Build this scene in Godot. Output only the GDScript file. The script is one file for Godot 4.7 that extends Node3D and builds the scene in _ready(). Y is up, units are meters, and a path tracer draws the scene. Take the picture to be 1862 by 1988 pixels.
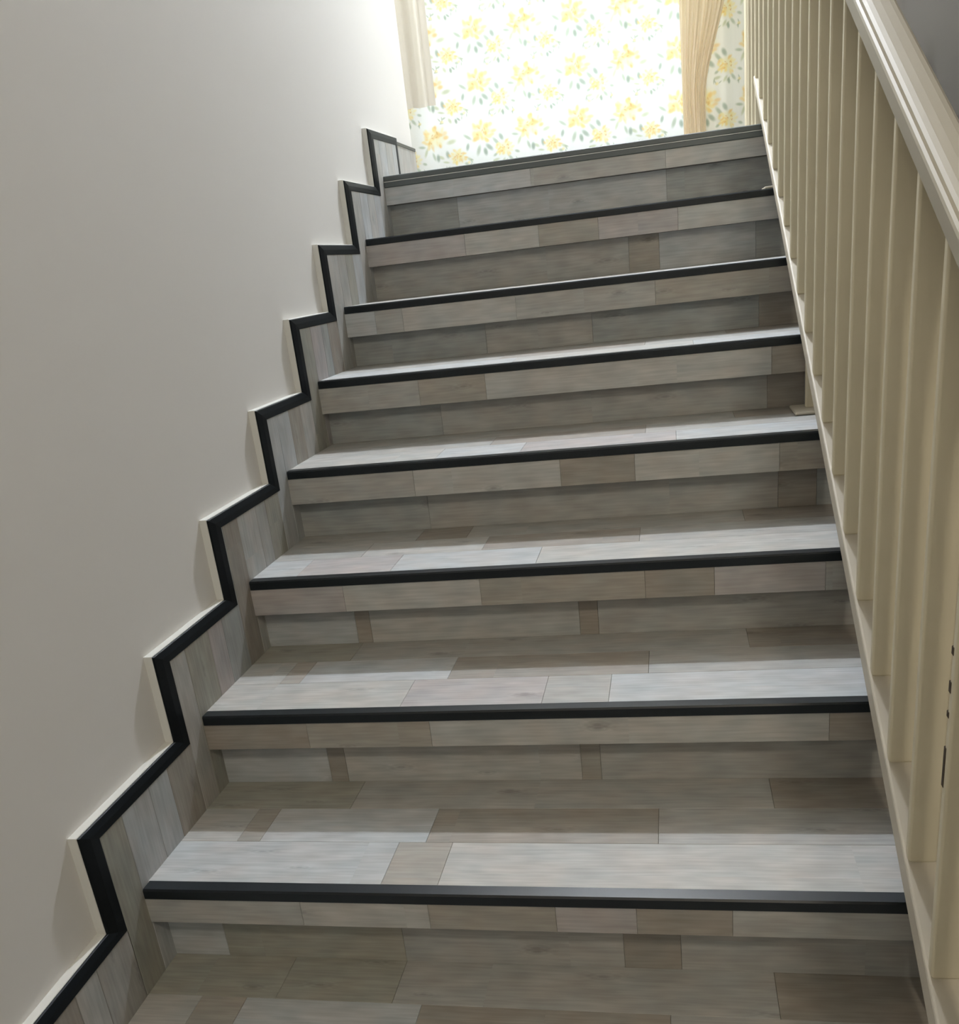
extends Node3D
# A tiled staircase seen from its lower steps: stepped tile skirting along the left wall, a cream slatted
# balustrade on the right and a floral curtain in front of a bright window behind the top landing.
# x runs across the steps from the skirting face, y is up, the stairs climb towards -z.

const RISE := 0.17
const GOING := 0.30994
const STEP_W := 1.27
const SKIRT_X := -0.0085       # front face of the skirting planks
const WALL_X := -0.030         # face of the left wall
const LANDING_Y := 1.2315
const BACK_Z := -3.36

var rng := RandomNumberGenerator.new()
var M := {}
var plank_tex: ImageTexture

func _ready():
	rng.seed = 4711
	# ---- camera, sky, exposure
	var cam := Camera3D.new()
	cam.name = "camera"
	cam.transform = Transform3D(Basis(Vector3(0.9790, -0.1084, -0.1728), Vector3(0.0345, 0.9229, -0.3835), Vector3(0.2010, 0.3694, 0.9073)).orthonormalized(), Vector3(0.8945, 0.9214, 1.2011))
	# the photograph is the upper part of a taller frame: focal length 1853 px, optical axis at (942, 1262)
	var near := 0.02
	cam.set_frustum(near * 1988.0 / 1853.1, Vector2((931.0 - 942.0) / 1853.1, (1262.0 - 994.0) / 1853.1) * near, near, 100.0)
	add_child(cam)
	var env := Environment.new()
	env.background_mode = Environment.BG_SKY
	var sky := Sky.new()
	var sm := ProceduralSkyMaterial.new()
	sm.sky_top_color = Color(0.86, 0.92, 1.0)
	sm.sky_horizon_color = Color(0.97, 0.97, 0.95)
	sm.ground_bottom_color = Color(0.55, 0.55, 0.52)
	sm.ground_horizon_color = Color(0.9, 0.9, 0.88)
	sky.sky_material = sm
	env.sky = sky
	env.background_energy_multiplier = 4.4
	env.tonemap_mode = Environment.TONE_MAPPER_LINEAR
	env.tonemap_exposure = 1.0
	env.sdfgi_enabled = true
	env.ssao_enabled = true
	env.ssil_enabled = true
	var we := WorldEnvironment.new()
	we.name = "world_environment"
	we.environment = env
	add_child(we)
	make_materials()
	# ---- lamps (fitting and light together)
	globe_lamp("ceiling_lamp", Vector3(0.61, 3.84, -3.13), 0.055, 10.3, Color(0.935, 0.96, 1.0), 0.055, "small white globe lamp on the ceiling above the top landing")
	globe_lamp("pendant_lamp", Vector3(1.5, 3.84, 2.2), 0.13, 1.85, Color(1.0, 0.955, 0.875), 1.1, "large warm globe lamp hanging on a cord over the foot of the stairs")
	shell()
	staircase()
	skirting()
	balustrade()
	curtains()

# ---------------------------------------------------------------- helpers
func numbered(called: String) -> String:
	if not has_node(called):
		return called
	var i := 1
	while has_node("%s_%03d" % [called, i]):
		i += 1
	return "%s_%03d" % [called, i]

func begin() -> SurfaceTool:
	var st := SurfaceTool.new()
	st.begin(Mesh.PRIMITIVE_TRIANGLES)
	return st

func obj(called: String, st: SurfaceTool, mat: Material, parent: Node = self, tangents := true) -> MeshInstance3D:
	st.index()
	if tangents:
		st.generate_tangents()
	var mi := MeshInstance3D.new()
	mi.mesh = st.commit()
	mi.material_override = mat
	mi.name = numbered(called) if parent == self else called
	parent.add_child(mi, true)
	return mi

func thing(called: String, label: String, category: String, at := Vector3.ZERO) -> Node3D:
	var o := Node3D.new()
	o.name = numbered(called)
	o.position = at
	add_child(o)
	o.set_meta("label", label)
	o.set_meta("category", category)
	return o

func structure(o: Node, label := "", category := ""):
	o.set_meta("kind", "structure")
	if label != "":
		o.set_meta("label", label)
		o.set_meta("category", category)

func tri(st: SurfaceTool, a: Vector3, b: Vector3, c: Vector3, n: Vector3, uv: Callable):
	if (b - a).cross(c - a).dot(n) > 0.0:
		var t := b; b = c; c = t
	for p in [a, b, c]:
		st.set_normal(n)
		st.set_uv(uv.call(p, n))
		st.add_vertex(p)

func quad(st: SurfaceTool, a: Vector3, b: Vector3, c: Vector3, d: Vector3, n: Vector3, uv: Callable):
	tri(st, a, b, c, n, uv)
	tri(st, a, c, d, n, uv)

# UVs in metres: u along the grain axis, v over the rest, with an offset of its own for each piece
func grain(axis: int, off := Vector2.ZERO, per := 1.0) -> Callable:
	return func(p: Vector3, n: Vector3) -> Vector2:
		var o := [1, 2] if axis == 0 else ([0, 2] if axis == 1 else [0, 1])
		var v: float = p[o[0]] if absf(n[o[0]]) < absf(n[o[1]]) else p[o[1]]
		return Vector2(p[axis] * per, v * per) + off

func rnd_off() -> Vector2:
	return Vector2(rng.randf(), rng.randf())

# a box with chamfered edges (44 triangles)
func cbox(st: SurfaceTool, lo: Vector3, hi: Vector3, b: float, uv: Callable):
	var c := (lo + hi) * 0.5
	var h := (hi - lo) * 0.5
	b = minf(b, minf(h.x, minf(h.y, h.z)) * 0.8)
	for ax in 3:
		var u := (ax + 1) % 3
		var w := (ax + 2) % 3
		for s in [-1.0, 1.0]:
			var q := []
			for e in [[-1, -1], [1, -1], [1, 1], [-1, 1]]:
				var p := Vector3.ZERO
				p[ax] = s * h[ax]; p[u] = e[0] * (h[u] - b); p[w] = e[1] * (h[w] - b)
				q.append(c + p)
			var n := Vector3.ZERO
			n[ax] = s
			quad(st, q[0], q[1], q[2], q[3], n, uv)
		for s in [-1.0, 1.0]:
			for t in [-1.0, 1.0]:      # edges along ax
				var q := []
				for e in [[0, -1], [0, 1], [1, 1], [1, -1]]:
					var p := Vector3.ZERO
					p[ax] = e[1] * (h[ax] - b)
					p[u] = s * (h[u] - (0.0 if e[0] == 0 else b))
					p[w] = t * (h[w] - (b if e[0] == 0 else 0.0))
					q.append(c + p)
				var n := Vector3.ZERO
				n[u] = s; n[w] = t
				quad(st, q[0], q[1], q[2], q[3], n.normalized(), uv)
	for s in [-1.0, 1.0]:
		for t in [-1.0, 1.0]:
			for r in [-1.0, 1.0]:
				var g := Vector3(s, t, r)
				var q := []
				for ax in 3:
					var p := g * (h - Vector3.ONE * b)
					p[ax] = g[ax] * h[ax]
					q.append(c + p)
				tri(st, q[0], q[1], q[2], g.normalized(), uv)

func plain(st: SurfaceTool, lo: Vector3, hi: Vector3, b := 0.002):
	cbox(st, lo, hi, b, grain(0))

func box_obj(called: String, lo: Vector3, hi: Vector3, mat: Material, parent: Node = self, b := 0.002, axis := 0) -> MeshInstance3D:
	var st := begin()
	cbox(st, lo, hi, b, grain(axis, rnd_off() if parent != self else Vector2.ZERO))
	return obj(called, st, mat, parent)

func inset(poly: PackedVector2Array, d: float) -> PackedVector2Array:
	var out := PackedVector2Array()
	var n := poly.size()
	var s := 1.0 if not Geometry2D.is_polygon_clockwise(poly) else -1.0
	for i in n:
		var p := poly[i]
		var e0 := (p - poly[(i + n - 1) % n]).normalized()
		var e1 := (poly[(i + 1) % n] - p).normalized()
		var n0 := Vector2(-e0.y, e0.x) * s
		var n1 := Vector2(-e1.y, e1.x) * s
		var m := (n0 + n1)
		out.append(p + m * d / maxf(0.25, 1.0 + n0.dot(n1)))
	return out

# a polygon of (z, y) points pushed along x from x0 to x1 with bevelled rims at the x1 end (or the x0 end when flip)
func prism(st: SurfaceTool, poly: PackedVector2Array, x0: float, x1: float, b: float, uv: Callable, flip := false):
	var rim := inset(poly, b)
	var face := x0 if flip else x1
	var back := x1 if flip else x0
	var mid := face + (b if flip else -b)
	var fn := Vector3(-1 if flip else 1, 0, 0)
	var v3 := func(p: Vector2, x: float) -> Vector3: return Vector3(x, p.y, p.x)
	var ids := Geometry2D.triangulate_polygon(rim)
	if ids.is_empty():
		ids = Geometry2D.triangulate_polygon(poly)
	for i in range(0, ids.size(), 3):
		tri(st, v3.call(rim[ids[i]], face), v3.call(rim[ids[i + 1]], face), v3.call(rim[ids[i + 2]], face), fn, uv)
		tri(st, v3.call(poly[ids[i]], back), v3.call(poly[ids[i + 1]], back), v3.call(poly[ids[i + 2]], back), -fn, uv)
	var s := 1.0 if Geometry2D.is_polygon_clockwise(poly) else -1.0
	for i in poly.size():
		var j := (i + 1) % poly.size()
		var e := (poly[j] - poly[i]).normalized()
		var o := Vector2(-e.y, e.x) * s
		var n := Vector3(0, o.y, o.x)
		quad(st, v3.call(poly[i], back), v3.call(poly[j], back), v3.call(poly[j], mid), v3.call(poly[i], mid), n, uv)
		quad(st, v3.call(poly[i], mid), v3.call(poly[j], mid), v3.call(rim[j], face), v3.call(rim[i], face), (n + fn).normalized(), uv)

# ---------------------------------------------------------------- materials
func flat(color: Color, rough := 0.6, metal := 0.0, spec := 0.5) -> StandardMaterial3D:
	var m := StandardMaterial3D.new()
	m.albedo_color = color
	m.roughness = rough
	m.metallic = metal
	m.metallic_specular = spec
	return m

func noise_bump(m: StandardMaterial3D, freq: float, scale: float, depth: float, seed_: int, stretch := Vector3.ONE):
	var n := FastNoiseLite.new()
	n.seed = seed_
	n.frequency = freq
	n.fractal_octaves = 4
	var t := NoiseTexture2D.new()
	t.width = 512; t.height = 512
	t.seamless = true
	t.as_normal_map = true
	t.bump_strength = depth
	t.noise = n
	m.normal_enabled = true
	m.normal_texture = t
	m.uv1_triplanar = true
	m.uv1_world_triplanar = true
	m.uv1_scale = stretch * scale

func wood_image() -> ImageTexture:
	# whitewashed wood print: long fine grain, soft stains, a few knots; u runs along the plank
	var w := 1024
	var h := 512
	var fine := FastNoiseLite.new()
	fine.seed = 3; fine.frequency = 0.03; fine.fractal_octaves = 3
	var soft := FastNoiseLite.new()
	soft.seed = 9; soft.frequency = 0.012; soft.fractal_octaves = 2
	var hue := FastNoiseLite.new()
	hue.seed = 21; hue.frequency = 0.007; hue.fractal_octaves = 2
	var im := Image.create_empty(w, h, true, Image.FORMAT_RGB8)
	var knots := []
	var r := RandomNumberGenerator.new()
	r.seed = 77
	for i in 7:
		knots.append(Vector3(r.randf_range(60, w - 60), r.randf_range(40, h - 40), r.randf_range(7, 15)))
	for y in h:
		for x in w:
			var yy := float(y)
			var dark := 0.0
			for k in knots:
				var dx: float = (x - k.x) / 3.2
				var dy: float = y - k.y
				var d: float = sqrt(dx * dx + dy * dy) / k.z
				if d < 3.0:
					yy += signf(dy) * k.z * exp(-d * d) * 1.2
					dark += exp(-d * d * 2.2) * 0.16 + 0.05 * sin(d * 11.0) * exp(-d * d * 0.9)
			var a := fine.get_noise_2d(x * 0.16, yy * 3.0)
			var s := soft.get_noise_2d(x * 0.6, yy * 1.4)
			var v := 0.90 + 0.06 * a + 0.055 * s - dark * 0.6
			var q := hue.get_noise_2d(x * 0.8, yy * 1.2)
			im.set_pixel(x, y, Color(clampf(v + 0.020 * q, 0, 1), clampf(v, 0, 1), clampf(v - 0.012 * q, 0, 1)))
	im.generate_mipmaps()
	return ImageTexture.create_from_image(im)

func plank_mat(c: Color) -> StandardMaterial3D:
	var m := flat(c, 0.5, 0.0, 0.35)
	m.albedo_texture = plank_tex
	m.uv1_scale = Vector3(1.4, 2.8, 1)
	return m

func make_materials():
	plank_tex = wood_image()
	M.plank = {
		"L": plank_mat(Color(0.765, 0.775, 0.775)),   # pale blue grey
		"W": plank_mat(Color(0.755, 0.75, 0.73)),    # pale warm
		"G": plank_mat(Color(0.715, 0.71, 0.69)),     # greige
		"T": plank_mat(Color(0.685, 0.665, 0.63)),    # tan
		"B": plank_mat(Color(0.655, 0.63, 0.595)),      # brown
		"P": plank_mat(Color(0.73, 0.71, 0.70)),     # pinkish
		"O": plank_mat(Color(0.675, 0.67, 0.63)),      # olive
		"D": plank_mat(Color(0.68, 0.69, 0.68)),    # slate
	}
	M.black = flat(Color(0.085, 0.108, 0.125), 0.3, 0.0, 0.4)
	M.black_trim = flat(Color(0.08, 0.098, 0.11), 0.5, 0.0, 0.25)
	M.core = flat(Color(0.50, 0.48, 0.45), 0.9)
	M.grout = flat(Color(0.84, 0.84, 0.82), 0.85)
	M.wall = flat(Color(0.905, 0.897, 0.88), 0.8, 0.0, 0.3)
	noise_bump(M.wall, 0.02, 0.8, 0.12, 5)
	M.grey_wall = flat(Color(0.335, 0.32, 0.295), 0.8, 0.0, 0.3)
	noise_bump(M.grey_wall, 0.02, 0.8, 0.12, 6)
	M.ceiling = flat(Color(0.87, 0.87, 0.86), 0.9)
	M.floor = flat(Color(0.62, 0.60, 0.57), 0.5)
	M.cream = flat(Color(0.85, 0.815, 0.715), 0.5, 0.0, 0.35)
	noise_bump(M.cream, 0.02, 1.0, 0.8, 8, Vector3(5.0, 0.6, 5.0))
	M.cream_rail = flat(Color(0.76, 0.73, 0.665), 0.5, 0.0, 0.35)
	M.hand = flat(Color(0.655, 0.63, 0.565), 0.55, 0.0, 0.3)
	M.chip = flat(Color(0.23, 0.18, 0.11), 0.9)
	M.slate = flat(Color(0.31, 0.335, 0.335), 0.35, 0.0, 0.5)
	M.white_trim = flat(Color(0.88, 0.88, 0.86), 0.4)
	M.lamp_metal = flat(Color(0.8, 0.8, 0.8), 0.3, 0.8)
	var g := StandardMaterial3D.new()
	g.transparency = BaseMaterial3D.TRANSPARENCY_ALPHA
	g.albedo_color = Color(0.95, 0.98, 1.0, 0.08)
	g.roughness = 0.02
	M.glass = g

# ---------------------------------------------------------------- lamps
func globe_lamp(called: String, at: Vector3, r: float, energy: float, tint: Color, drop: float, label: String):
	var o := thing(called, label, "lamp", at)
	var st := begin()
	lathe(st, [Vector2(0.0, 0.0), Vector2(r * 1.1, 0.0), Vector2(r * 1.1, -0.012), Vector2(r * 0.45, -0.03), Vector2(r * 0.4, -0.06), Vector2(0.0, -0.06)])
	st.generate_normals()
	obj("lamp_base", st, M.lamp_metal, o, false)
	var sp := SphereMesh.new()
	sp.radius = r; sp.height = 2.0 * r
	var mi := MeshInstance3D.new()
	mi.mesh = sp
	mi.name = "lamp_globe"
	mi.position = Vector3(0, -drop - r, 0)
	if drop > 0.1:
		st = begin()
		lathe(st, [Vector2(0.0, -0.055), Vector2(0.004, -0.055), Vector2(0.004, -drop), Vector2(0.0, -drop)], 10)
		st.generate_normals()
		obj("lamp_cord", st, M.lamp_metal, o, false)
	var em := flat(Color(0.95, 0.95, 0.92), 0.4)
	em.emission_enabled = true
	em.emission = tint
	em.emission_energy_multiplier = 2.0
	mi.material_override = em
	o.add_child(mi, true)
	var l := OmniLight3D.new()
	l.name = "lamp_light"
	l.position = mi.position
	l.light_color = tint
	l.light_energy = energy
	l.light_size = r * 0.9
	l.omni_range = 14.0
	l.omni_attenuation = 2.0
	l.shadow_enabled = true
	o.add_child(l)

func lathe(st: SurfaceTool, prof: Array, n := 24):
	st.set_smooth_group(-1)
	for i in n:
		var a := TAU * i / n
		var b := TAU * (i + 1) / n
		for k in prof.size() - 1:
			var p: Vector2 = prof[k]
			var q: Vector2 = prof[k + 1]
			var v := [Vector3(p.x * cos(a), p.y, p.x * sin(a)), Vector3(p.x * cos(b), p.y, p.x * sin(b)), Vector3(q.x * cos(b), q.y, q.x * sin(b)), Vector3(q.x * cos(a), q.y, q.x * sin(a))]
			for t in [0, 1, 2, 0, 2, 3]:
				st.set_uv(Vector2.ZERO)
				st.add_vertex(v[t])

# ---------------------------------------------------------------- room shell
func shell():
	var y0 := -1.35
	var y1 := 3.84
	var o: MeshInstance3D
	o = box_obj("wall_left", Vector3(WALL_X - 0.16, y0, -2.73), Vector3(WALL_X, y1, 3.3), M.wall)
	structure(o, "off-white plastered wall rising beside the stepped skirting", "wall")
	o = box_obj("wall_landing", Vector3(-0.85, y0, BACK_Z), Vector3(-0.7, y1, -2.58), M.wall)
	structure(o, "off-white wall at the far left of the top landing", "wall")
	o = box_obj("wall_landing_return", Vector3(-0.85, y0, -2.58), Vector3(WALL_X - 0.16, y1, -2.43), M.wall)
	structure(o, "short return wall behind the left wall's end", "wall")
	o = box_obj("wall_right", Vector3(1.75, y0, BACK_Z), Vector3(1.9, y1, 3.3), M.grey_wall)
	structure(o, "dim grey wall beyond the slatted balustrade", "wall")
	o = box_obj("wall_front", Vector3(-0.2, y0, 3.3), Vector3(2.2, y1, 3.45), M.wall)
	structure(o, "off-white wall at the foot of the stairs", "wall")
	o = box_obj("floor", Vector3(-0.2, y0 - 0.15, -3.45), Vector3(2.2, y0, 3.45), M.floor)
	structure(o, "greige floor at the foot of the stairs", "floor")
	o = box_obj("floor_landing", Vector3(-0.85, LANDING_Y - 0.19, BACK_Z - 0.16), Vector3(1.30, LANDING_Y - 0.0005, -2.53), M.floor)
	structure(o, "top landing floor at the head of the stairs", "floor")
	o = box_obj("ceiling", Vector3(-0.85, y1, BACK_Z - 0.16), Vector3(2.2, y1 + 0.15, 3.45), M.ceiling)
	structure(o, "white ceiling over the stairwell", "ceiling")
	# back wall with the window opening
	var wx0 := -0.10
	var wx1 := 1.32
	var wy0 := 1.37
	var wy1 := 2.75
	var st := begin()
	var zb := BACK_Z - 0.16
	plain(st, Vector3(-0.85, y0, zb), Vector3(wx0, y1, BACK_Z))
	plain(st, Vector3(wx1, y0, zb), Vector3(2.2, y1, BACK_Z))
	plain(st, Vector3(wx0, y0, zb), Vector3(wx1, wy0, BACK_Z))
	plain(st, Vector3(wx0, wy1, zb), Vector3(wx1, y1, BACK_Z))
	o = obj("wall_back", st, M.wall)
	structure(o, "off-white wall around the curtained window", "wall")
	var w := Node3D.new()
	w.name = "window_1"
	add_child(w)
	structure(w, "bright window behind the floral curtain", "window")
	st = begin()
	var f := 0.045
	var za := zb + 0.03
	var zc := zb + 0.08
	plain(st, Vector3(wx0, wy0, za), Vector3(wx0 + f, wy1, zc), 0.004)
	plain(st, Vector3(wx1 - f, wy0, za), Vector3(wx1, wy1, zc), 0.004)
	plain(st, Vector3(wx0 + f, wy0, za), Vector3(wx1 - f, wy0 + f, zc), 0.004)
	plain(st, Vector3(wx0 + f, wy1 - f, za), Vector3(wx1 - f, wy1, zc), 0.004)
	obj("window_frame", st, M.white_trim, w)
	box_obj("window_pane", Vector3(wx0 + f, wy0 + f, za + 0.022), Vector3(wx1 - f, wy1 - f, za + 0.027), M.glass, w, 0.0005)

# ---------------------------------------------------------------- stairs
func row(parent: Node, called: String, spec: Array, lo: Vector3, hi: Vector3):
	# spec: [tone, right end, tone, right end ...]; planks lie side by side along x with hairline joints
	var x := lo.x
	for i in range(0, spec.size(), 2):
		var e: float = minf(spec[i + 1], hi.x)
		var st := begin()
		var j := 0.0002
		cbox(st, Vector3(x + j, lo.y, lo.z + j), Vector3(e - j, hi.y, hi.z - j), 0.0005, grain(0, rnd_off()))
		obj(called, st, M.plank[spec[i]], parent)
		x = e

func step_pieces(s: Node3D, k: int, dy: float, lip: float, front: Array, mid: Array, back: Array, lips: Array, riser: Array, prev_top: float):
	var y := k * RISE + dy
	var z := -k * GOING
	var top := y + 0.018
	# black nosing strip: an L-shaped angle over the front edge
	var prof := PackedVector2Array([Vector2(z, y), Vector2(z, top - 0.0025), Vector2(z - 0.0025, top + 0.0006), Vector2(z - 0.0255, top + 0.0006), Vector2(z - 0.0255, top - 0.003), Vector2(z - 0.006, top - 0.003), Vector2(z - 0.006, y)])
	var st := begin()
	prism(st, prof, -0.006, STEP_W, 0.0006, grain(0))
	var strip := obj("nosing_strip", st, M.black, s)
	strip.set_meta("label", "black nosing strip")
	row(s, "tread_plank", front, Vector3(-0.0115, top - 0.011, z - 0.147), Vector3(STEP_W, top, z - 0.0258))
	row(s, "tread_plank", mid, Vector3(-0.0115, top - 0.011, z - 0.256), Vector3(STEP_W, top, z - 0.147))
	row(s, "tread_plank", back, Vector3(-0.0115, top - 0.011, z - 0.366), Vector3(STEP_W, top, z - 0.256))
	row(s, "nosing_board", lips, Vector3(-0.0085, y - lip, z - 0.012), Vector3(STEP_W, y - 0.0005, z - 0.002))
	row(s, "riser_plank", riser, Vector3(-0.0115, prev_top, z - 0.056), Vector3(STEP_W, y - lip + 0.0, z - 0.046))

func staircase():
	var sc := thing("staircase", "staircase of wood-look tile planks with black nosing strips, climbing to the landing", "staircase")
	var dys := [0.0, 0.0, 0.0006, 0.0, -0.003, -0.002, -0.003, -0.0065, 0.0025, 0.009]
	var lips := [0.05, 0.05, 0.049, 0.0535, 0.059, 0.062, 0.065, 0.064, 0.061, 0.052]
	var F := [
		["L", 0.4, "T", 0.6, "W", 1.27], ["L", 0.35, "P", 0.8, "W", 1.27],
		["L", 0.405, "T", 0.50, "W", 1.27], ["W", 0.38, "P", 0.645, "G", 0.765, "L", 1.27],
		["L", 0.09, "P", 0.30, "L", 0.61, "W", 1.27], ["W", 0.35, "L", 0.55, "P", 0.9, "L", 1.27],
		["L", 0.5, "W", 0.95, "L", 1.27], ["W", 0.6, "L", 1.27], ["L", 0.5, "W", 1.27], ["G", 0.5, "L", 1.27]]
	var N := [
		["W", 0.10, "T", 0.14, "L", 0.45, "B", 0.84, "G", 1.27], ["W", 0.09, "T", 0.17, "L", 0.47, "B", 0.86, "G", 1.27],
		["W", 0.10, "T", 0.144, "L", 0.452, "B", 0.847, "G", 1.27], ["W", 0.094, "T", 0.137, "L", 0.445, "B", 0.833, "G", 1.27],
		["G", 0.2, "W", 0.476, "B", 0.816, "G", 1.27], ["G", 0.46, "B", 0.83, "G", 1.27], ["G", 0.45, "B", 0.83, "G", 1.27],
		["G", 0.45, "B", 0.83, "G", 1.27], ["G", 0.45, "B", 0.83, "G", 1.27], ["G", 0.5, "G", 1.27]]
	var K := [
		["O", 0.3, "G", 1.03, "B", 1.27], ["O", 0.22, "O", 0.42, "G", 1.02, "B", 1.27],
		["O", 0.28, "G", 1.041, "B", 1.27], ["O", 0.21, "G", 1.025, "B", 1.27],
		["G", 0.30, "B", 0.42, "G", 1.04, "B", 1.27], ["G", 1.04, "B", 1.27], ["G", 1.04, "B", 1.27], ["G", 0.6, "G", 1.27], ["G", 0.6, "G", 1.27], ["G", 0.6, "G", 1.27]]
	var P := [
		["G", 0.5, "T", 1.27], ["T", 0.44, "W", 1.13, "B", 1.27],
		["G", 0.27, "W", 0.486, "T", 0.69, "P", 0.814, "B", 0.956, "G", 1.27], ["B", 0.20, "T", 0.439, "W", 1.135, "B", 1.27],
		["P", 0.2, "W", 0.495, "T", 0.829, "B", 0.963, "P", 1.17, "G", 1.27], ["G", 0.3, "W", 0.642, "B", 0.808, "W", 1.116, "T", 1.27],
		["G", 0.26, "T", 0.434, "W", 1.129, "B", 1.27], ["L", 0.08, "G", 0.16, "W", 0.483, "G", 0.86, "T", 1.27],
		["P", 0.3, "W", 0.524, "T", 0.70, "P", 0.928, "W", 1.27], ["L", 0.475, "G", 0.9, "W", 1.27]]
	var Q := [
		["G", 0.5, "T", 1.27], ["L", 0.2, "T", 0.24, "W", 0.7, "B", 0.74, "G", 1.27],
		["L", 0.095, "O", 0.42, "G", 0.788, "B", 0.878, "G", 1.27], ["L", 0.212, "B", 0.247, "W", 0.706, "T", 0.742, "G", 1.27],
		["L", 0.20, "B", 0.233, "W", 0.689, "B", 0.728, "G", 1.27], ["D", 0.315, "G", 1.118, "B", 1.20, "D", 1.27],
		["D", 0.30, "G", 1.123, "B", 1.21, "D", 1.27], ["D", 0.383, "G", 0.684, "D", 1.13, "B", 1.27],
		["G", 0.783, "T", 0.872, "L", 1.148, "D", 1.27], ["D", 0.22, "L", 0.9, "D", 1.27]]
	for i in 10:
		var k := i - 2
		var y: float = k * RISE + dys[i]
		var z := -k * GOING
		var prev: float = (k - 1) * RISE + dys[maxi(i - 1, 0)] + 0.018
		var lip: float = lips[i]
		var st := begin()
		plain(st, Vector3(0.002, y - lip + 0.001, z - 0.376), Vector3(STEP_W - 0.002, y + 0.0068, z - 0.0122), 0.001)
		plain(st, Vector3(0.002, prev - 0.14, z - 0.376), Vector3(STEP_W - 0.002, y - lip + 0.001, z - 0.0565), 0.001)
		var s := obj("step", st, M.core, sc)
		if k < 7:
			step_pieces(s, k, dys[i], lip, F[i], N[i], K[i], P[i], Q[i], prev)
		else:
			top_step(s, k, dys[i], lip, P[i], Q[i], prev)

func top_step(s: Node3D, k: int, dy: float, lip: float, lips: Array, riser: Array, prev: float):
	# the landing edge carries two strips, one above the other, with a pale joint between them
	var y := k * RISE + dy
	var z := -k * GOING
	var a := box_obj("nosing_strip", Vector3(-0.0085, y, z - 0.02), Vector3(STEP_W, y + 0.0165, z), M.slate, s, 0.002)
	a.set_meta("label", "dark slate nosing strip")
	box_obj("joint", Vector3(-0.0085, y + 0.0165, z - 0.02), Vector3(STEP_W, y + 0.0185, z - 0.0006), M.grout, s, 0.0004)
	var b := box_obj("threshold_strip", Vector3(-0.0085, y + 0.0185, z - 0.03), Vector3(STEP_W, LANDING_Y + 0.0022, z - 0.001), M.slate, s, 0.002)
	b.set_meta("label", "dark slate threshold strip on the landing edge")
	row(s, "nosing_board", lips, Vector3(-0.0085, y - lip, z - 0.012), Vector3(STEP_W, y - 0.0005, z - 0.002))
	row(s, "riser_plank", riser, Vector3(-0.0115, prev, z - 0.056), Vector3(STEP_W, y - lip, z - 0.046))
	row(s, "landing_plank", ["W", 0.5, "G", STEP_W], Vector3(-0.0115, LANDING_Y - 0.011, z - 0.21), Vector3(STEP_W, LANDING_Y, z - 0.031))
	row(s, "landing_plank", ["G", 0.7, "W", STEP_W], Vector3(-0.0115, LANDING_Y - 0.011, z - 0.372), Vector3(STEP_W, LANDING_Y, z - 0.21))

# ---------------------------------------------------------------- skirting
const OUT_X := -0.0120         # outer edge of the black edge strips

func edge_profile(st: SurfaceTool, o0: Vector2, o1: Vector2, i0: Vector2, i1: Vector2):
	# across the strip: from the outer edge near the wall, over a soft shoulder, to the plank face
	var cross := [[0.0, OUT_X - 0.008], [0.0, OUT_X - 0.002], [0.05, OUT_X], [0.5, OUT_X + 0.0035], [0.95, SKIRT_X + 0.001], [1.0, SKIRT_X], [1.0, SKIRT_X - 0.006]]
	var uv := grain(1)
	for k in cross.size() - 1:
		var p := []
		for q in [cross[k], cross[k + 1]]:
			var a := o0.lerp(i0, q[0])
			var b := o1.lerp(i1, q[0])
			p.append(Vector3(q[1], a.y, a.x))
			p.append(Vector3(q[1], b.y, b.x))
		var n: Vector3 = (p[1] - p[0]).cross(p[2] - p[0]).normalized()
		if k == cross.size() - 2:
			var away := Vector3(0, i0.y - o0.y, i0.x - o0.x)
			if n.dot(away) < 0.0: n = -n
		elif k == 0:
			if n.dot(Vector3(0, o0.y - i0.y, o0.x - i0.x)) < 0.0: n = -n
		elif n.x < 0.0: n = -n
		quad(st, p[0], p[1], p[3], p[2], n, uv)

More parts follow.
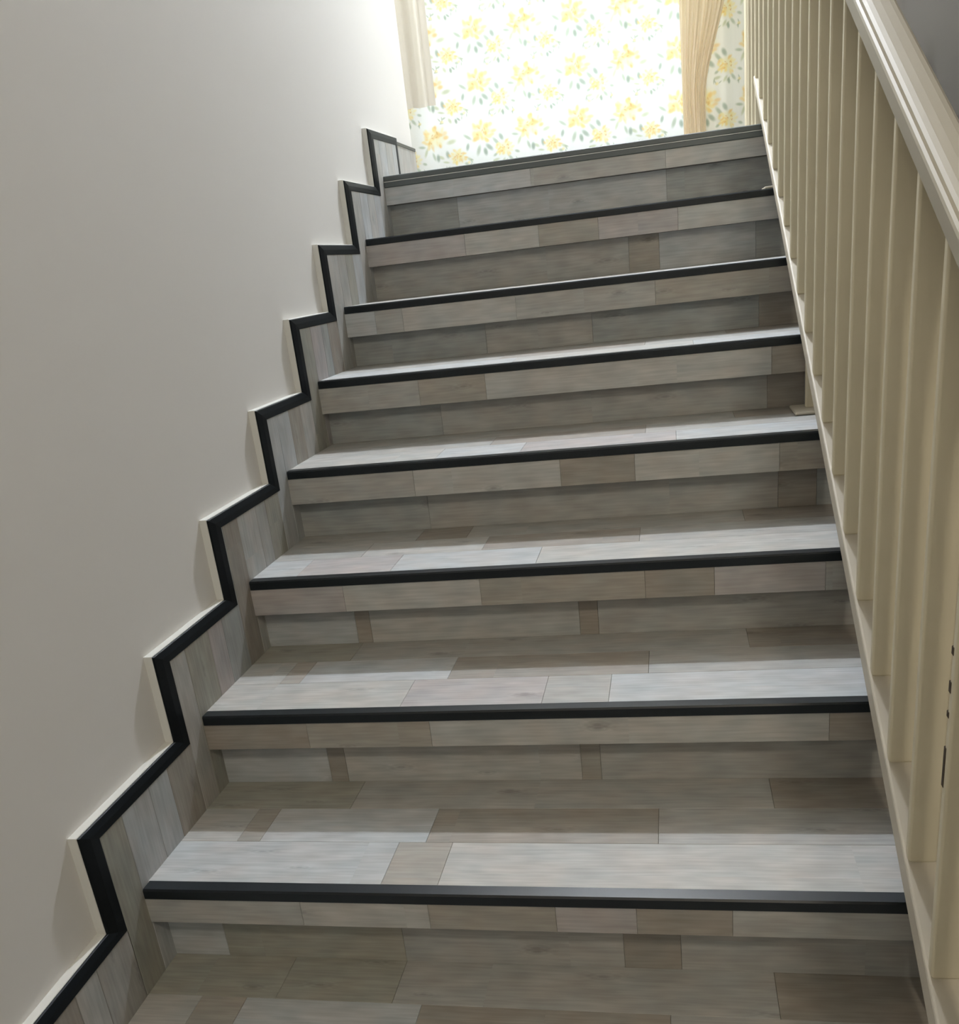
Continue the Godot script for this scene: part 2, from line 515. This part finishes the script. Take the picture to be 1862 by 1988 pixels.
func skirting():
	var sk := Node3D.new()
	sk.name = "baseboard_left"
	add_child(sk)
	structure(sk, "stepped skirting of upright tile planks edged in black along the left wall", "skirting")
	var hs := 0.180
	var zs := 0.098
	var dv := [0.0, 0.0, 0.007, 0.004, 0.0, -0.007, -0.004, -0.004, -0.001, -0.005]
	var dz := [0.0, 0.0, 0.005, 0.001, 0.010, -0.005, 0.003, 0.013, 0.012, -0.002]
	var outer := PackedVector2Array()      # (z, y): the stepped outline from the bottom up
	outer.append(Vector2(zs + 2.0 * GOING, -2.0 * RISE + hs))
	for k in range(-1, 8):
		var zk: float = zs - k * GOING + dz[k + 2]
		outer.append(Vector2(zk, (k - 1) * RISE + hs + dv[k + 1]))
		outer.append(Vector2(zk, k * RISE + hs + dv[k + 2]))
	var z_end := -2.435
	outer.append(Vector2(z_end, outer[outer.size() - 1].y + 0.006))
	var inner := PackedVector2Array()
	for i in outer.size():
		var d := Vector2(-0.042, -0.0255)
		if i == 0: d.x = 0.0
		if i == outer.size() - 1: d.x = 0.042
		inner.append(outer[i] + d)
	# backing of white tile body and grout against the wall
	var body := outer.duplicate()
	for i in body.size():
		body[i] += Vector2(0.0015, 0.0015)
	body.append(Vector2(z_end - 0.001, LANDING_Y - 0.02))
	body.append(Vector2(-7 * GOING - 0.02, LANDING_Y - 0.06))
	body.append(Vector2(zs + 2.0 * GOING + 0.001, -3.0 * RISE - 0.2))
	var st := begin()
	prism(st, body, WALL_X - 0.002, OUT_X - 0.003, 0.001, grain(1))
	obj("grout_backing", st, M.grout, sk)
	# black edge strips, mitred at the corners; they round back from the planks to the wall
	for i in outer.size() - 1:
		st = begin()
		edge_profile(st, outer[i], outer[i + 1], inner[i], inner[i + 1])
		obj("edge_strip", st, M.black_trim, sk)
	var last := outer.size() - 1
	st = begin()
	edge_profile(st, outer[last], Vector2(z_end, LANDING_Y), inner[last], Vector2(z_end + 0.042, LANDING_Y))
	obj("edge_strip", st, M.black_trim, sk)
	# upright planks: the field inside the strips, cut to pieces about 0.11 m wide
	var field := inner.duplicate()
	field.append(Vector2(z_end + 0.042, LANDING_Y + 0.002))
	field.append(Vector2(-7 * GOING - 0.08, LANDING_Y - 0.03))
	field.append(Vector2(-7 * GOING - 0.08, 6 * RISE - 0.04))
	var low := PackedVector2Array()
	for k in range(6, -3, -1):
		# hidden lower edge: under the tread tops and behind the risers
		low.append(Vector2(-k * GOING - 0.08, k * RISE - 0.04))
		low.append(Vector2(-k * GOING - 0.08, (k - 1) * RISE - 0.04))
	low.append(Vector2(zs + 2.0 * GOING, -3 * RISE - 0.04))
	field.append_array(low)
	var tones := ["L", "T", "W", "O", "P", "D", "B", "W", "G", "O", "L"]
	var cuts := [zs + 2.0 * GOING + 0.01]
	for k in range(-2, 8):
		for c in [0.058, -0.012, -0.095, -0.165]:
			cuts.append(-k * GOING + c + rng.randf_range(-0.012, 0.012))
	cuts.append(z_end)
	var n := 0
	for i in cuts.size() - 1:
		var a: float = cuts[i] - 0.0006
		var b: float = cuts[i + 1] + 0.0006
		if b > a: continue
		var rect := PackedVector2Array([Vector2(b, -2), Vector2(a, -2), Vector2(a, 3), Vector2(b, 3)])
		for poly in Geometry2D.intersect_polygons(field, rect):
			if poly.size() < 3: continue
			st = begin()
			prism(st, poly, OUT_X - 0.004, SKIRT_X, 0.0008, grain(1, rnd_off()))
			obj("skirting_plank", st, M.plank[["L", "W"][i % 2] if cuts[i] < -1.75 else tones[n % tones.size()]], sk)
			n += 1
	# the lower piece that carries on to the wall's end
	var e := Node3D.new()
	e.name = "baseboard_landing"
	add_child(e)
	structure(e, "low pale skirting with a dark cap at the end of the left wall", "skirting")
	box_obj("skirting_plank", Vector3(WALL_X - 0.001, LANDING_Y, -2.728), Vector3(WALL_X + 0.010, 1.356, -2.437), M.plank["W"], e, 0.001, 1)
	box_obj("edge_strip", Vector3(WALL_X - 0.001, 1.352, -2.728), Vector3(WALL_X + 0.012, 1.363, -2.437), M.black, e, 0.001)

# ---------------------------------------------------------------- balustrade
const RAIL_X := 1.185          # left face of the bottom rail
const BAR_X := 1.188           # left face of the balusters
const BAR_W := 0.0385
const BAR_D := 0.017

func rail_low(z: float) -> float: return 0.075 - 0.535 * z         # lower edge of the bottom rail
func rail_top(z: float) -> float: return 0.1215 - 0.525 * z         # its sloping upper face
func hand_y(z: float) -> float: return 0.9196 - 0.5092 * z            # lower edge of the handrail

# an upright bar of rounded-rectangle section whose foot and head follow given heights
func bar(st: SurfaceTool, x0: float, z1: float, w: float, d: float, r: float, foot: Callable, head: Callable):
	var ring := []
	for c in [[1, 1, 0.0], [0, 1, 0.25], [0, 0, 0.5], [1, 0, 0.75]]:
		for i in 4:
			var t: float = TAU * (c[2] + 0.25 * i / 3.0)
			ring.append([x0 + (w - r if c[0] == 1 else r) + r * cos(t), z1 - d + (d - r if c[1] == 1 else r) + r * sin(t), cos(t), sin(t)])
	var n := ring.size()
	for i in n:
		var p = ring[i]
		var q = ring[(i + 1) % n]
		var v := [Vector3(p[0], foot.call(p[1]), p[1]), Vector3(q[0], foot.call(q[1]), q[1]), Vector3(q[0], head.call(q[1]), q[1]), Vector3(p[0], head.call(p[1]), p[1])]
		var nn := [Vector3(p[2], 0, p[3]), Vector3(q[2], 0, q[3]), Vector3(q[2], 0, q[3]), Vector3(p[2], 0, p[3])]
		# the foot is eased where it meets the rail
		var cx := x0 + w * 0.5
		var cz := z1 - d * 0.5
		var e := 0.0035
		var f0 := Vector3(p[0] + signf(cx - p[0]) * e * 0.6, v[0].y, p[1] + signf(cz - p[1]) * e * 0.6)
		var f1 := Vector3(q[0] + signf(cx - q[0]) * e * 0.6, v[1].y, q[1] + signf(cz - q[1]) * e * 0.6)
		v[0].y += e
		v[1].y += e
		quad(st, f0, f1, v[1], v[0], Vector3(p[2] + q[2], -1.2, p[3] + q[3]).normalized(), grain(1))
		for t in [0, 1, 2, 0, 2, 3]:
			st.set_normal(nn[t])
			st.set_uv(Vector2(v[t].y, float(i if t == 0 or t == 3 else i + 1) / n))
			st.add_vertex(v[t])

func balustrade():
	var b := thing("balustrade", "cream balustrade of close-set square balusters under a moulded handrail, right of the stairs", "balustrade")
	var zn := 0.80
	var zt := -2.43
	# bottom rail: a square-edged bar under the balusters
	var st := begin()
	sweep2(st, [[0.003, 0.0, 0.0], [0.0, 0.0, 0.003], [0.0, 1.0, -0.004], [0.0012, 1.0, -0.0012], [0.004, 1.0, 0.0], [0.044, 1.0, 0.0], [0.048, 1.0, -0.004], [0.048, 0.0, 0.003], [0.045, 0.0, 0.0], [0.003, 0.0, 0.0]], RAIL_X, zn, zt)
	obj("bottom_rail", st, M.cream_rail, b)
	# handrail: moulded cap with a bead along its left shoulder
	st = begin()
	var x := 1.180
	sweep(st, [Vector2(x + 0.004, 0.0), Vector2(x, 0.003), Vector2(x, 0.025), Vector2(x + 0.0015, 0.0285), Vector2(x + 0.005, 0.0305), Vector2(x + 0.0075, 0.0295), Vector2(x + 0.010, 0.0285), Vector2(x + 0.014, 0.0315), Vector2(x + 0.020, 0.0335), Vector2(x + 0.030, 0.0345), Vector2(x + 0.042, 0.034), Vector2(x + 0.049, 0.032), Vector2(x + 0.055, 0.026), Vector2(x + 0.058, 0.017), Vector2(x + 0.056, 0.006), Vector2(x + 0.051, 0.0), Vector2(x + 0.004, 0.0)], 0.95, -2.80, hand_y)
	obj("handrail", st, M.hand, b)
	# balusters, standing on the sloping rail
	for n in range(-4, 21):
		var z := 0.171 - 0.1433 * n
		st = begin()
		var foot := rail_top if z > zt + 0.03 else func(_z: float) -> float: return LANDING_Y + 0.002
		bar(st, BAR_X, z, BAR_W, BAR_D, 0.004, foot, func(q: float) -> float: return hand_y(q) + 0.004)
		obj("baluster", st, M.cream, b)
	# newel on the landing
	st = begin()
	cbox(st, Vector3(BAR_X, LANDING_Y + 0.001, -2.86), Vector3(BAR_X + 0.07, hand_y(-2.8) + 0.06, -2.79), 0.004, grain(1, rnd_off()))
	obj("newel_post", st, M.cream, b)
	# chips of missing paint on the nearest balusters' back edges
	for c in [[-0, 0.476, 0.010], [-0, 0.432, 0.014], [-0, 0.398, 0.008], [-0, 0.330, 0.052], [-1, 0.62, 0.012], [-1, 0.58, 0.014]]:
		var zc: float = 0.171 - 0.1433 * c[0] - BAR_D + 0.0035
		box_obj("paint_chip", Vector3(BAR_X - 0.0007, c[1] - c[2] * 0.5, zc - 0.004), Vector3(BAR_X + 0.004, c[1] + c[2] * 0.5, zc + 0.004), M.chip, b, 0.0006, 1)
	# short posts that carry the rail, each on a base plate
	for p in [[0.025, -1.0 * RISE + 0.0186, 1.241], [-1.215, 3 * RISE + 0.0167, 1.217], [-1.965, 6 * RISE + 0.0211, 1.217]]:
		var z: float = p[0]
		var px: float = p[2]
		st = begin()
		cbox(st, Vector3(px - 0.013, p[1] + 0.006, z - 0.013), Vector3(px + 0.013, rail_low(z) + 0.004, z + 0.013), 0.002, grain(1, rnd_off()))
		var post := obj("support_post", st, M.cream, b)
		if z < 0.0:
			st = begin()
			plain(st, Vector3(px - 0.045, p[1], z - 0.04), Vector3(px + 0.035, p[1] + 0.007, z + 0.075), 0.002)
			obj("base_plate", st, M.cream_rail, post)

# the bottom rail: [x, 0 lower line or 1 upper line, height from it]
func sweep2(st: SurfaceTool, prof: Array, x: float, za: float, zb: float):
	var at := func(e: Array, z: float) -> Vector3: return Vector3(x + e[0], (rail_low(z) if e[1] == 0.0 else rail_top(z)) + e[2], z)
	var mid := Vector3(x + 0.024, (rail_low(za) + rail_top(za)) * 0.5, za)
	for i in prof.size() - 1:
		var a: Vector3 = at.call(prof[i], za)
		var b: Vector3 = at.call(prof[i], zb)
		var c: Vector3 = at.call(prof[i + 1], zb)
		var d: Vector3 = at.call(prof[i + 1], za)
		var n := (b - a).cross(d - a).normalized()
		if n.dot((a + d) * 0.5 - mid) < 0.0: n = -n
		quad(st, a, b, c, d, n, grain(2))
	var ends := []
	for e in prof.slice(0, 9): ends.append(at.call(e, za))
	for i in range(1, 8): tri(st, ends[0], ends[i], ends[i + 1], Vector3(0, 0, 1), grain(0))

# a cross-section of (x, height) points carried along a sloping line
func sweep(st: SurfaceTool, prof: Array, za: float, zb: float, line: Callable):
	var uv := grain(2)
	for i in prof.size() - 1:
		var p: Vector2 = prof[i]
		var q: Vector2 = prof[i + 1]
		var a := Vector3(p.x, line.call(za) + p.y, za)
		var b := Vector3(p.x, line.call(zb) + p.y, zb)
		var c := Vector3(q.x, line.call(zb) + q.y, zb)
		var d := Vector3(q.x, line.call(za) + q.y, za)
		var n := (b - a).cross(d - a).normalized()
		var e := q - p
		if n.dot(Vector3(-e.y, e.x, 0.0)) < 0.0: n = -n
		quad(st, a, b, c, d, n, uv)

# ---------------------------------------------------------------- curtains
func blot(im: Image, c: Vector2, rx: float, ry: float, turn: float, col: Color, a: float):
	var R := int(ceil(maxf(rx, ry) + 2.0))
	var w := im.get_width()
	var h := im.get_height()
	var ct := cos(turn)
	var s := sin(turn)
	for y in range(-R, R + 1):
		for x in range(-R, R + 1):
			var u := (x * ct + y * s) / rx
			var v := (-x * s + y * ct) / ry
			var d := sqrt(u * u + v * v)
			if d >= 1.0: continue
			var k := a * smoothstep(1.0, 0.25, d)
			var px := posmod(int(c.x) + x, w)
			var py := posmod(int(c.y) + y, h)
			im.set_pixel(px, py, im.get_pixel(px, py).lerp(col, k))

func blossom(im: Image, r: RandomNumberGenerator, c: Vector2, size: float, warm: float):
	var cols := [Color(0.95, 0.88, 0.60), Color(0.93, 0.81, 0.54), Color(0.95, 0.91, 0.68), Color(0.89, 0.74, 0.50)]
	var leaf := [Color(0.70, 0.75, 0.66), Color(0.62, 0.68, 0.61), Color(0.78, 0.81, 0.68)]
	# leaves and stem under the flower head
	for i in 6:
		var t := PI * (0.12 + 0.15 * i) + r.randf_range(-0.2, 0.2)
		var p := c + Vector2(cos(t), sin(t)) * size * r.randf_range(0.95, 1.3)
		blot(im, p, size * r.randf_range(0.26, 0.44), size * r.randf_range(0.11, 0.18), t + r.randf_range(-0.9, 0.9), leaf[r.randi() % 3], 0.75)
	blot(im, c + Vector2(size * 0.12, size * 1.15), size * 0.17, size * 0.30, r.randf_range(-0.3, 0.3), leaf[1], 0.85)
	# a soft domed head of overlapping petals
	blot(im, c, size * 0.95, size * 0.75, 0.0, cols[2], 0.55)
	for i in 34:
		var t := r.randf() * TAU
		var d := size * sqrt(r.randf()) * 0.78
		var p := c + Vector2(cos(t), sin(t) * 0.78) * d
		var col: Color = cols[r.randi() % 3].lerp(cols[3], warm * r.randf())
		blot(im, p, size * r.randf_range(0.17, 0.30), size * r.randf_range(0.10, 0.17), t + r.randf_range(-0.8, 0.8), col, r.randf_range(0.35, 0.8))
	for i in 7:
		blot(im, c + Vector2(r.randf_range(-0.4, 0.4), r.randf_range(-0.3, 0.3)) * size, size * 0.12, size * 0.06, r.randf() * PI, Color(0.84, 0.68, 0.45), 0.5)

func floral() -> ImageTexture:
	var im := Image.create_empty(704, 324, false, Image.FORMAT_RGB8)
	im.fill(Color(0.945, 0.95, 0.93))
	var r := RandomNumberGenerator.new()
	r.seed = 5
	blossom(im, r, Vector2(140, 105), 122, 0.35)
	blossom(im, r, Vector2(490, 115), 118, 0.7)
	blossom(im, r, Vector2(300, 240), 84, 0.0)
	blossom(im, r, Vector2(650, 255), 80, 0.2)
	for p in [Vector2(20, 300), Vector2(385, 330), Vector2(560, 20), Vector2(225, 20)]:
		for i in 4:
			blot(im, p + Vector2(r.randf_range(-26, 26), r.randf_range(-30, 30)), 20, 6, r.randf() * PI, Color(0.66, 0.71, 0.62), 0.6)
		blot(im, p, 17, 14, 0.0, Color(0.94, 0.88, 0.62), 0.6)
	return ImageTexture.create_from_image(im)

func cloth(st: SurfaceTool, nx: int, ny: int, at: Callable, size: Vector2):
	st.set_smooth_group(0)
	for i in nx:
		for j in ny:
			for e in [[0, 0], [1, 0], [1, 1], [0, 0], [1, 1], [0, 1]]:
				var u: float = float(i + e[0]) / nx
				var v: float = float(j + e[1]) / ny
				st.set_uv(Vector2(u * size.x, (1.0 - v) * size.y))
				st.add_vertex(at.call(u, v))
	st.generate_normals()

func cloth_mat(tex: Texture2D, col: Color, back: Color, per: Vector2) -> StandardMaterial3D:
	var m := flat(col, 0.9, 0.0, 0.1)
	m.albedo_texture = tex
	m.uv1_scale = Vector3(per.x, per.y, 1)
	m.backlight_enabled = true
	m.backlight = back
	m.cull_mode = BaseMaterial3D.CULL_DISABLED
	return m

func curtains():
	var tex := floral()
	var per := Vector2(1.0 / 0.40, 1.0 / 0.184)
	# the main curtain
	var o := thing("floral_curtain", "bright backlit curtain printed with yellow blossoms, behind the top landing", "curtain", Vector3(0.36, LANDING_Y, -3.21))
	var w := 1.36
	var h := 1.72
	var st := begin()
	cloth(st, 90, 24, func(u: float, v: float) -> Vector3:
		var fold := 0.010 * sin(u * 34.0) + 0.006 * sin(u * 57.0 + 1.3)
		return Vector3((u - 0.5) * w, 0.03 + v * h, fold * (1.0 - 0.4 * v)), Vector2(w, h))
	obj("curtain_cloth", st, cloth_mat(tex, Color(1, 1, 1), Color(1, 1, 1), per), o, false)
	st = begin()
	lathe(st, [Vector2(0.0, -0.68), Vector2(0.012, -0.68), Vector2(0.012, 0.97), Vector2(0.0, 0.97)], 16)
	st.generate_normals()
	var rod := obj("curtain_rod", st, M.lamp_metal, o, false)
	rod.position = Vector3(0, 0.03 + h + 0.006, 0)
	rod.rotation.z = -PI / 2
	# second panel drawn to the right in front of the first
	o = thing("floral_curtain", "second floral curtain panel overlapping the right end, duller than the first", "curtain", Vector3(1.14, LANDING_Y, -3.155))
	st = begin()
	cloth(st, 40, 16, func(u: float, v: float) -> Vector3:
		return Vector3(lerpf(-0.155, 0.165, u), 0.035 + v * 1.70, 0.007 * sin(u * 16.0 + 0.7) + 0.003 * sin(u * 41.0 + v * 3.0)), Vector2(0.34, 1.70))
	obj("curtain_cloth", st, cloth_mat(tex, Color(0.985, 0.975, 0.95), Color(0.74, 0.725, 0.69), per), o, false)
	# peach sheer gathered in fine pleats at that panel's edge
	o = thing("gathered_drape", "narrow peach drape gathered in fine pleats where the two floral panels meet", "curtain", Vector3(1.02, LANDING_Y, -3.095))
	st = begin()
	cloth(st, 110, 44, func(u: float, v: float) -> Vector3:
		var y := 0.04 + v * 1.66
		var left := -0.045 - 0.018 * v
		var right := 0.040 + 0.085 * smoothstep(0.20, 0.60, y)
		var fan := 1.0 + 0.5 * v
		return Vector3(lerpf(left, right, u), y, (0.0035 * sin(u * 62.0 + 1.4 * sin(v * 9.0)) + 0.003 * sin(u * 29.0 + v * 4.0)) * fan + 0.012 * smoothstep(0.25, 0.0, absf(u - 0.22 - 0.9 * (0.62 - y)))), Vector2(0.30, 1.66))
	obj("curtain_cloth", st, cloth_mat(null, Color(0.91, 0.86, 0.77), Color(0.86, 0.81, 0.72), per), o, false)
	# plain panel at the left that ends above the landing
	o = thing("plain_drape", "narrow plain pale grey drape ending above the landing, left of the floral curtain", "curtain", Vector3(-0.07, 1.541, -3.05))
	st = begin()
	cloth(st, 40, 12, func(u: float, v: float) -> Vector3:
		return Vector3(lerpf(-0.17, 0.082, u), v * 1.38, 0.012 * sin(u * 22.0 + 0.4) + 0.004 * sin(u * 51.0)), Vector2(0.25, 1.38))
	var pm := flat(Color(0.84, 0.82, 0.79), 0.9, 0.0, 0.1)
	pm.backlight_enabled = true
	pm.backlight = Color(0.9, 0.88, 0.85)
	pm.cull_mode = BaseMaterial3D.CULL_DISABLED
	obj("curtain_cloth", st, pm, o, false)
